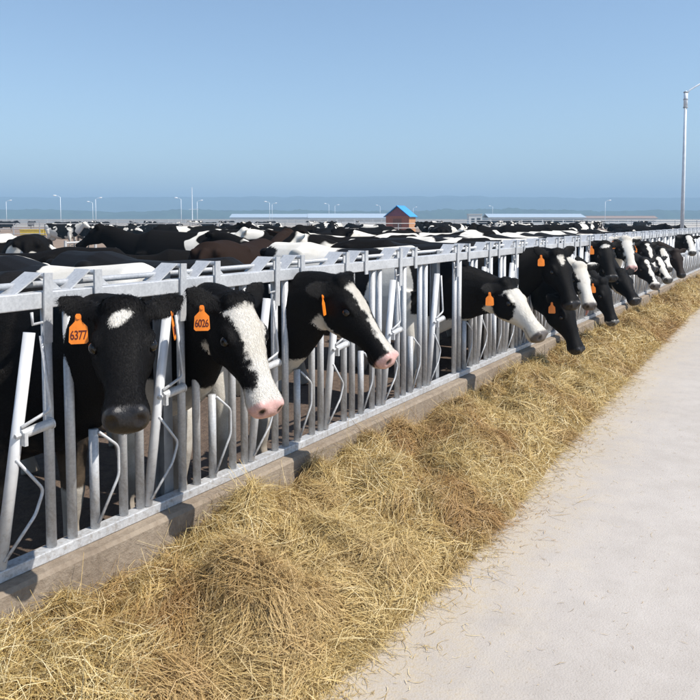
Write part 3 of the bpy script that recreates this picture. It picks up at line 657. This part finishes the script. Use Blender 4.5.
for c in FEED:
    org = (-1.2, c['gap'], 0)
    me, fr, tips = build_cow(c['gap'], c['P'], c['d'], 0, c['ears'], c['vox'], c.get('shoulder', (-.36, 1.02)), c.get('hs', 1.0))
    dark = sculpt_head(me, fr); coat_attr(me, fr, c, dark, c['gap'])
    hm = hair_mesh(me, fr, 95000 if c['n'] < 4 else (45000 if c['n'] < 6 else 22000), .013) if c['n'] < 12 else None
    me.transform(Matrix.Translation(-Vector(org))); me.name = 'dairy_cow'
    o = link('dairy_cow', me, M_COAT, loc=org); o['coat_brown'] = float(c.get('brown', 0)); o['nose_tone'] = {'pink': 0.0, 'grey': .95, 'black': 1.0}[c['nose']]
    if hm is not None:
        hm.transform(Matrix.Translation(-Vector(org))); ho = link('hair', hm, M_COAT, o); ho['coat_brown'] = o['coat_brown']; ho['nose_tone'] = o['nose_tone']
    tag(o, c['label'], 'cow', 'cows feeding with their heads through the fence')
    add_head_parts(o, fr, tips, org, c['tags'], c.get('num'))
    if c.get('tongue'):
        P_, d_, y_, u_, hs_ = fr; mb = MB(); q = lambda s, z: P_+d_*s+u_*z-Vector(org)
        mb.tube([q(.47, -.125), q(.53, -.15), q(.55, -.20)], [.018, .017, .008], 10); mb.build('tongue', M_TONGUE, o, smooth=True)

# herd: five poses, copied with their own coats
def herd_mesh(P, d, vox, ears=((.1, -.3), (.1, -.3)), roll=0):
    me, fr, tips = build_cow(0, P, d, roll, ears, vox, (-.36, 1.04)); me.transform(Matrix.Translation((.85, 0, 0))); me.materials.append(M_HERD); return me
POSES = {'looking ahead': herd_mesh((.42, 0, 1.50), (.80, .0, -.60), .02), 'with lowered head': herd_mesh((.40, .05, .98), (.62, .1, -.78), .022),
         'with its head turned': herd_mesh((.28, .26, 1.46), (.45, .75, -.50), .022), 'with its head held level': herd_mesh((.50, -.05, 1.42), (.86, -.1, -.5), .02)}
POSE_L = list(POSES)
COATS = {'black': -.30, 'mostly black': -.07, 'black and white': .01, 'white and black': .05, 'mostly white': .12}
herd = []
def herd_cow(px, depth, head, coat, pose, label=None, brown=0, seed=None, z=0):
    x, y = spot(px, depth)
    o = bpy.data.objects.new('herd_cow', POSES[pose]); col.objects.link(o); o.location = (x, y, z)
    # head: 0 faces screen right, 90 away, 180 left, 270 to the viewer
    o.rotation_euler = (0, 0, YAW+R(head)); sc_ = random.uniform(.92, 1.06); o.scale = (sc_, sc_*random.uniform(.97, 1.08), sc_)
    o['coat_seed'] = float(seed if seed is not None else random.uniform(0, 90)); o['coat_bias'] = float(COATS[coat]); o['coat_brown'] = float(brown)
    herd.append((o, px, depth, coat, pose, head, label)); return o
herd_cow(-28, 5.6, 172, 'black', 'looking ahead', 'big black cow standing broadside right behind the first fence levers')
c_tag = herd_cow(196, 8.3, 195, 'black', 'with its head held level', 'black cow facing left with an orange tag, behind the white back')
herd_cow(252, 7.8, 78, 'black', 'looking ahead', 'dark brown cow seen from behind, rounded rump above the top rail', .6)
herd_cow(300, 8.6, 150, 'mostly black', 'looking ahead', 'mostly black cow beside the dark brown rump', seed=4.0)
herd_cow(345, 8.4, 20, 'black and white', 'with lowered head', 'black patched white cow with lowered head, close behind the rail left of the shed', seed=11)
herd_cow(335, 10.5, 185, 'black and white', 'looking ahead', 'black and white cow with raised head, beyond the patched white cow left of the shed', seed=15)
herd_cow(400, 8.6, 200, 'white and black', 'looking ahead', 'white cow with black patches right below the red shed', seed=21)
herd_cow(418, 11.5, 170, 'black and white', 'with its head turned', 'patched cow with turned head just in front of the red shed', seed=27)
herd_cow(452, 14.2, 8, 'black', 'with lowered head', 'long dark brown cow broadside, its back rising above the other cows', .6)
herd_cow(522, 15.0, 175, 'mostly white', 'looking ahead', 'mostly white cow standing right of the long dark brown back', seed=33)
herd_cow(490, 11.0, 95, 'mostly white', 'with lowered head', 'mostly white cow seen from behind through the bars before the dark brown back', seed=35)
herd_cow(535, 12.0, 15, 'mostly white', 'with lowered head', 'mostly white cow behind the tagged tall black feeder', seed=38)
herd_cow(34, 9.6, 110, 'mostly black', 'with lowered head', 'mostly black cow bending behind the big black cow', seed=41)
herd_cow(172, 12.5, 170, 'mostly black', 'looking ahead', 'mostly black cow just beyond the tagged black one, left of the brown rump', seed=47)
rows = [(11.5, 'nearest loose row', 8, 225, 560), (15, 'second loose row', 8, 235, 600), (20, 'third loose row', 8, 190, 640), (27, 'mid pen row', 9, 215, 680), (37, 'row past mid pen', 7, 230, 690), (10.2, 'left hand cluster', 3, -22, 20), (44, 'bare soil group', 3, 60, 135), (50, 'brown soil row', 9, 60, 690), (74, 'far rail row', 12, 52, 680), (98, 'row before the pale ground', 12, 0, 690), (140, 'faint last row', 16, 0, 670)]
for dep, nm, n, xa, xb in rows:
    for i in range(n):
        px = xa+(xb-xa)*(i+.5)/n+random.uniform(-.35, .35)*(xb-xa)/n
        dd = dep*random.uniform(.92, 1.1)
        if 376 < px < 428 and dd > 19: continue
        while spot(px, dd)[0] > -3.4 and px > 0: px -= 6
        if any(math.hypot(*(np.array(spot(px, dd))-np.array(h[0].location[:2]))) < 1.35 for h in herd): continue
        herd_cow(px, dd, random.choice([0, 15, 170, 185, 200, 90, 270, 345, 40, 140] if dep > 18 else [80, 100, 262, 285, 60, 120, 150, 30, 235, 310]), random.choice(['black', 'black', 'mostly black', 'mostly black', 'mostly black', 'black and white', 'black and white', 'white and black']), random.choice(POSE_L), None)
        herd[-1] = herd[-1][:6]+(('row', nm),)
SHORT = {'looking ahead': 'looking up', 'with lowered head': 'grazing low', 'with its head turned': 'looking aside', 'with its head held level': 'reaching out'}
ORD = ['first', 'second', 'third', 'fourth', 'fifth', 'sixth', 'seventh', 'eighth', 'ninth', 'tenth', 'eleventh', 'twelfth', 'thirteenth', 'fourteenth', 'fifteenth', 'sixteenth', 'seventeenth']
byrow = {}
for h in herd:
    if isinstance(h[6], tuple): byrow.setdefault(h[6][1], []).append(h)
for nm, hs_ in byrow.items():
    hs_.sort(key=lambda h: h[1])
    for i, h in enumerate(hs_): tag(h[0], f'{h[3]} cow {SHORT[h[4]]}, {ORD[i]} from left in the {nm}', 'cow', 'herd of dairy cows standing loose in the pen')
for h in herd:
    if isinstance(h[6], str): tag(h[0], h[6], 'cow', 'herd of dairy cows standing loose in the pen')
te = bpy.data.objects.new('ear_tag', ME_TAG); col.objects.link(te); te.parent = c_tag; te.location = (1.34, .20, 1.33); te.rotation_euler = (0, 0, R(62))

# ------------------------------------------------------------------ pen rails far back
def pipe_fence(px0, d0, px1, d1, h, n, mat, label, rails=(1, .62, .3), r=.03, group='pipe rail fences across the pens'):
    a = np.array(spot(px0, d0)); b = np.array(spot(px1, d1)); root = empty('pipe_fence', (*(a), 0)); tag(root, label, 'fence', group); v = b-a
    m = MB()
    for k in rails: m.tube([(0, 0, h*k), (v[0], v[1], h*k)], r, 6); 
    m.build('rail', mat, root)
    pm = MB(); pm.tube([(0, 0, -.1), (0, 0, h+.06)], r*1.2, 6); pme = pm.mesh('post'); pme.materials.append(mat)
    for i in range(n+1):
        o = bpy.data.objects.new('post', pme); col.objects.link(o); o.parent = root; o.location = (v[0]*i/n, v[1]*i/n, 0)
pipe_fence(66, 19, 122, 22, 1.05, 4, M_WHITEPIPE, 'short white pipe rail standing on the bare soil left of the tagged black cow')
pipe_fence(-120, 62, 420, 70, 1.3, 22, M_GREYPIPE, 'grey pipe rail fence crossing the brown soil behind the yellow trough', (1, .66, .33), .04)
pipe_fence(-150, 128, 760, 136, 1.5, 40, M_GREYPIPE, 'long grey rail fence at the start of the pale ground', (1, .75, .5, .25), .05)
pipe_fence(-200, 230, 800, 250, 1.7, 60, M_WHITEPIPE, 'farthest pale rail fence before the barns', (1, .7, .4), .06)
# low grey boundary wall on the horizon
a = spot(-260, 430); b = spot(900, 470); v = b-a; m = MB(); L = float(np.hypot(*v)); m.box((L/2, 0, .95), (L, .4, 1.9)); m.box((L/2, 0, 1.96), (L, .55, .12))
o = m.build('boundary_wall', M_WALLGREY, loc=(a[0], a[1], 0)); o.rotation_euler = (0, 0, math.atan2(v[1], v[0])); tag(o, 'low grey boundary wall running along the horizon before the woods', 'wall')

# ------------------------------------------------------------------ troughs
def trough(px, dep, L, W, H, rz, label):
    x, y = spot(px, dep); root = empty('feed_trough', (x, y, 0), rz); tag(root, label, 'trough')
    m = MB(); t_ = .06
    m.box((0, -W/2, H/2+.12), (L, t_, H)); m.box((0, W/2, H/2+.12), (L, t_, H)); m.box((-L/2+t_/2, 0, H/2+.12), (t_, W-t_, H)); m.box((L/2-t_/2, 0, H/2+.12), (t_, W-t_, H)); m.box((0, 0, .16), (L-2*t_, W-t_, .06))
    m.box((0, -W/2-.045, H+.08), (L+.1, .03, .07)); m.box((0, W/2+.045, H+.08), (L+.1, .03, .07))
    m.build('tub', M_YELLOW, root, bevel=.01)
    for sx in (-1, 1): mm = MB(); mm.box((sx*L*.36, 0, .065), (.2, W*.9, .13)); mm.build('skid', M_DARKSTEEL, root)
trough(35, 74, 2.4, 1.0, .55, YAW, 'yellow feed trough standing on brown soil at the far left')
trough(330, 82, 1.5, .8, .45, YAW+.2, 'small yellow trough among the far cows left of the red shed')

# ------------------------------------------------------------------ shed
def shed():
    x, y = spot(400.5, 92); root = empty('shed', (x, y, 0), YAW-R(24)); root.scale = (1.1, 1.1, 1.08); tag(root, 'small red board shed with a bright blue gable roof beyond the herd', 'shed')
    w, l, he, hr = 2.75, 2.2, 1.95, 3.05
    m = MB(); m.add([(-w/2, -l/2, 0), (w/2, -l/2, 0), (w/2, -l/2, he), (-w/2, -l/2, he)], [(0, 1, 2, 3)]); m.add([(-w/2, l/2, 0), (w/2, l/2, 0), (w/2, l/2, he), (0, l/2, hr-.1), (-w/2, l/2, he)], [(4, 3, 2, 1, 0)])
    m.add([(-w/2, l/2, 0), (-w/2, -l/2, 0), (-w/2, -l/2, he), (-w/2, l/2, he)], [(0, 1, 2, 3)]); m.build('wall', M_BRICK, root)
    m = MB(); m.box((w/2, 0, he/2), (.05, l, he)); m.build('side_wall', M_SIDELIT, root)
    m = MB(); m.add([(-w/2, -l/2-.01, he), (w/2, -l/2-.01, he), (0, -l/2-.01, hr-.1), (-w/2, -l/2+.02, he), (w/2, -l/2+.02, he), (0, -l/2+.02, hr-.1)], [(0, 1, 2), (5, 4, 3), (0, 2, 5, 3), (1, 4, 5, 2), (0, 3, 4, 1)]); m.build('gable', plain('gable boards', (.22, .06, .09), .8), root)
    rf = MB()
    for s in (-1, 1):
        a = math.atan2(hr-he, w/2); c = (s*(w/4+.09), 0, (he+hr)/2-.01)
        rf.box(c, (math.hypot(w/2, hr-he)+.32, l+.5, .06), Matrix.Rotation(s*a, 4, 'Y'))
    rf.build('roof', M_BLUEROOF, root)
    d = MB(); d.box((0, -l/2-.03, .82), (1.0, .05, 1.64)); dd = d.build('door', M_DOORB, root); k = MB(); k.box((.38, -l/2-.07, .85), (.05, .04, .2)); k.build('handle', M_DARKSTEEL, dd)
    k = MB(); k.box((0, 0, .02), (w+.2, l+.2, .08)); k.build('sill', M_KERB, root)
shed()

# ------------------------------------------------------------------ barns
def barn(px, dep, L, W, he, hr, n, roofm, wallm, label, turn=0):
    x, y = spot(px, dep); root = empty('barn', (x, y, 0), YAW+turn); tag(root, label, 'barn', 'long low barns on the horizon')
    m = MB(); m.box((0, W/2-.1, he/2), (L, .2, he)); m.box((-L/2+.1, 0, he/2), (.2, W-.4, he)); m.box((L/2-.1, 0, he/2), (.2, W-.4, he))
    m.box((0, -W/2+.1, he*.86), (L, .2, he*.28)); m.box((0, -W/2+.1, he*.16), (L, .2, he*.32)); m.build('wall', wallm, root)
    pm = MB(); pm.box((0, 0, he*.52), (.35, .3, he*.40)); pme = pm.mesh('column'); pme.materials.append(wallm)
    for i in range(n+1): o = bpy.data.objects.new('column', pme); col.objects.link(o); o.parent = root; o.location = (-L/2+.2+(L-.4)*i/n, -W/2+.1, 0)
    rf = MB(); a = math.atan2(hr-he, W/2)
    for s in (-1, 1): rf.box((0, s*W/4, (he+hr)/2+.12), (L+1.2, math.hypot(W/2, hr-he)+.5, .12), Matrix.Rotation(-s*a, 4, 'X'))
    rf.build('roof', roofm, root)
barn(532, 240, 30, 12, 2.3, 3.4, 9, M_BARNROOF, M_BARNWALL, 'pale barn with light blue roof right of the long dark brown cow')
barn(288, 470, 70, 22, 3.0, 5.2, 14, M_BARNROOF, M_BARNWALL, 'wide pale barn roof on the horizon left of the red shed')
barn(358, 330, 44, 14, 2.4, 4.2, 11, M_BARNROOF, M_BARNWALL, 'narrow pale blue barn roof directly behind the red shed', R(4))
barn(610, 330, 36, 12, 2.2, 3.2, 9, plain('rust roof', (.30, .22, .18), .8), M_BARNWALL, 'low brownish barn left of the tall lamp pole', R(-8))
x, y = spot(474, 236); m = MB(); m.box((0, 0, 1.7), (4.2, 4, 3.4)); m.box((0, 0, 3.46), (4.6, 4.4, .14)); root = empty('pump_house', (x, y, 0), YAW); tag(root, 'small white flat roofed block at the left end of the pale barn', 'building'); m.build('wall', M_BARNWALL, root)
m = MB(); m.box((-.8, -2.03, 1.05), (1.0, .06, 2.1)); m.build('door', M_DARKIN, root); m = MB(); m.box((1.0, -2.03, 1.8), (1.1, .06, .9)); m.build('window', M_DARKIN, root)

# ------------------------------------------------------------------ lamps
def lamp(px, dep, h, side, label, r=.11, arm=1.5, big=False):
    x, y = spot(px, dep); root = empty('street_lamp', (x, y, 0), YAW); tag(root, label, 'street lamp', 'street lamps round the dairy')
    m = MB(); m.tube([(0, 0, -.1), (0, 0, h*.5), (0, 0, h)], [r, r*.8, r*.6], 12); m.build('pole', M_POLE, root, smooth=True)
    m = MB(); m.tube([(0, 0, h-.25), (side*arm*.12, 0, h+.05), (side*arm*.45, 0, h+.38), (side*arm, 0, h+.52)], r*.38, 8); m.build('arm', M_POLE, root, smooth=True)
    m = MB(); sx = side; m.ell((sx*(arm+.28), 0, h+.53), (.62, .26, .20), 12, Matrix.Rotation(-sx*.12, 3, 'Y')); hd = m.build('lamp_head', M_LAMP, root, smooth=True)
    if big:
        m = MB(); m.tube([(0, 0, h-.95), (0, 0, h-.05)], r*.95, 12); m.build('sleeve', M_POLE, root, smooth=True)
        for z in (h-.95, h-.5, h-.1): m = MB(); m.tube([(0, 0, z), (0, 0, z+.06)], r*1.15, 12); m.build('collar', M_GREYPIPE, root)
lamp(681, 42, 8.9, 1, 'tall pale lamp pole close behind the fence end, arm curving right', .112, 1.7, True)
LL = [(62, 240, 9, -1, 'lamp with clear left pointing head, left of the paired poles'), (8, 300, 9, 1, 'faint lamp at the left edge of the view'), (97, 265, 9, 1, 'lamp with bright right head, taller of the paired poles'), (94, 300, 8.5, -1, 'slim lamp standing just left of the bright headed lamp'),
      (182, 265, 9, -1, 'lamp pointing left beside the tall mast'), (198, 300, 9, 1, 'lamp pointing right beside the tall mast'), (270, 320, 9, -1, 'lamp pointing left above the wide pale barn roof'), (272.5, 350, 9, 1, 'lamp pointing right above the wide pale barn roof'),
      (329, 360, 9, -1, 'lamp pointing left, second pair behind the barns'), (335, 390, 9, 1, 'lamp pointing right, second pair behind the barns'), (380, 400, 9, -1, 'small lamp just left of the red shed roof'), (413, 460, 9, 1, 'faint lamp just right of the red shed roof'), (492, 420, 9, -1, 'faint lamp above the left end of the light blue barn'), (604, 300, 9, 1, 'faint lamp between the barns and the tall pole')]
for a in LL: lamp(*a)
x, y = spot(193, 250); root = empty('radio_mast', (x, y, 0), YAW); tag(root, 'slim white mast taller than the lamps either side', 'mast'); m = MB(); m.tube([(0, 0, -.1), (0, 0, 12.6)], [.17, .10], 10); m.build('pole', M_POLE, root); m = MB(); m.box((.5, 0, 5.2), (3.2, .1, .12)); m.build('crossbar', M_POLE, root)

# ------------------------------------------------------------------ haze
m = MB(); m.box((0, 0, 64), (7600, 7600, 134)); t = NT('haze air'); t.t.nodes.remove(t.b); pv = t.n('ShaderNodeVolumePrincipled')
pv.inputs['Color'].default_value = (.50, .755, 1.0, 1); pv.inputs['Density'].default_value = .00085; pv.inputs['Anisotropy'].default_value = 0.0
t.l(pv.outputs[0], t.out.inputs['Volume']); o = m.build('haze', t.m); tag(o, kind='stuff')

# ------------------------------------------------------------------ light
EL = R(53); AZ = R(78)      # azimuth from +y towards +x
sd = Vector((math.cos(EL)*math.sin(AZ), math.cos(EL)*math.cos(AZ), math.sin(EL)))
w = bpy.data.worlds.new('World'); sc.world = w; w.use_nodes = True; nt = w.node_tree; bg = nt.nodes['Background']
sk = nt.nodes.new('ShaderNodeTexSky'); sk.sky_type = 'NISHITA'; sk.sun_disc = False; sk.sun_elevation = EL; sk.sun_rotation = AZ % (2*math.pi)
sk.air_density = 1.0; sk.dust_density = .35; sk.ozone_density = 1.5
nt.links.new(sk.outputs[0], bg.inputs[0]); bg.inputs[1].default_value = .108
ld = bpy.data.lights.new('sun', 'SUN'); ld.energy = 4.2; ld.angle = R(.5); ld.color = (1, .955, .89); lo = bpy.data.objects.new('sun', ld); col.objects.link(lo)
lo.rotation_euler = sd.to_track_quat('Z', 'Y').to_euler()
sc.view_settings.view_transform = 'Standard'; sc.view_settings.look = 'None'; sc.view_settings.exposure = 0.58; sc.view_settings.gamma = 1; sc.view_settings.use_curve_mapping = False
sc.cycles.use_denoising = True; sc.cycles.volume_bounces = 0; sc.cycles.max_bounces = 6; sc.cycles.use_adaptive_sampling = True
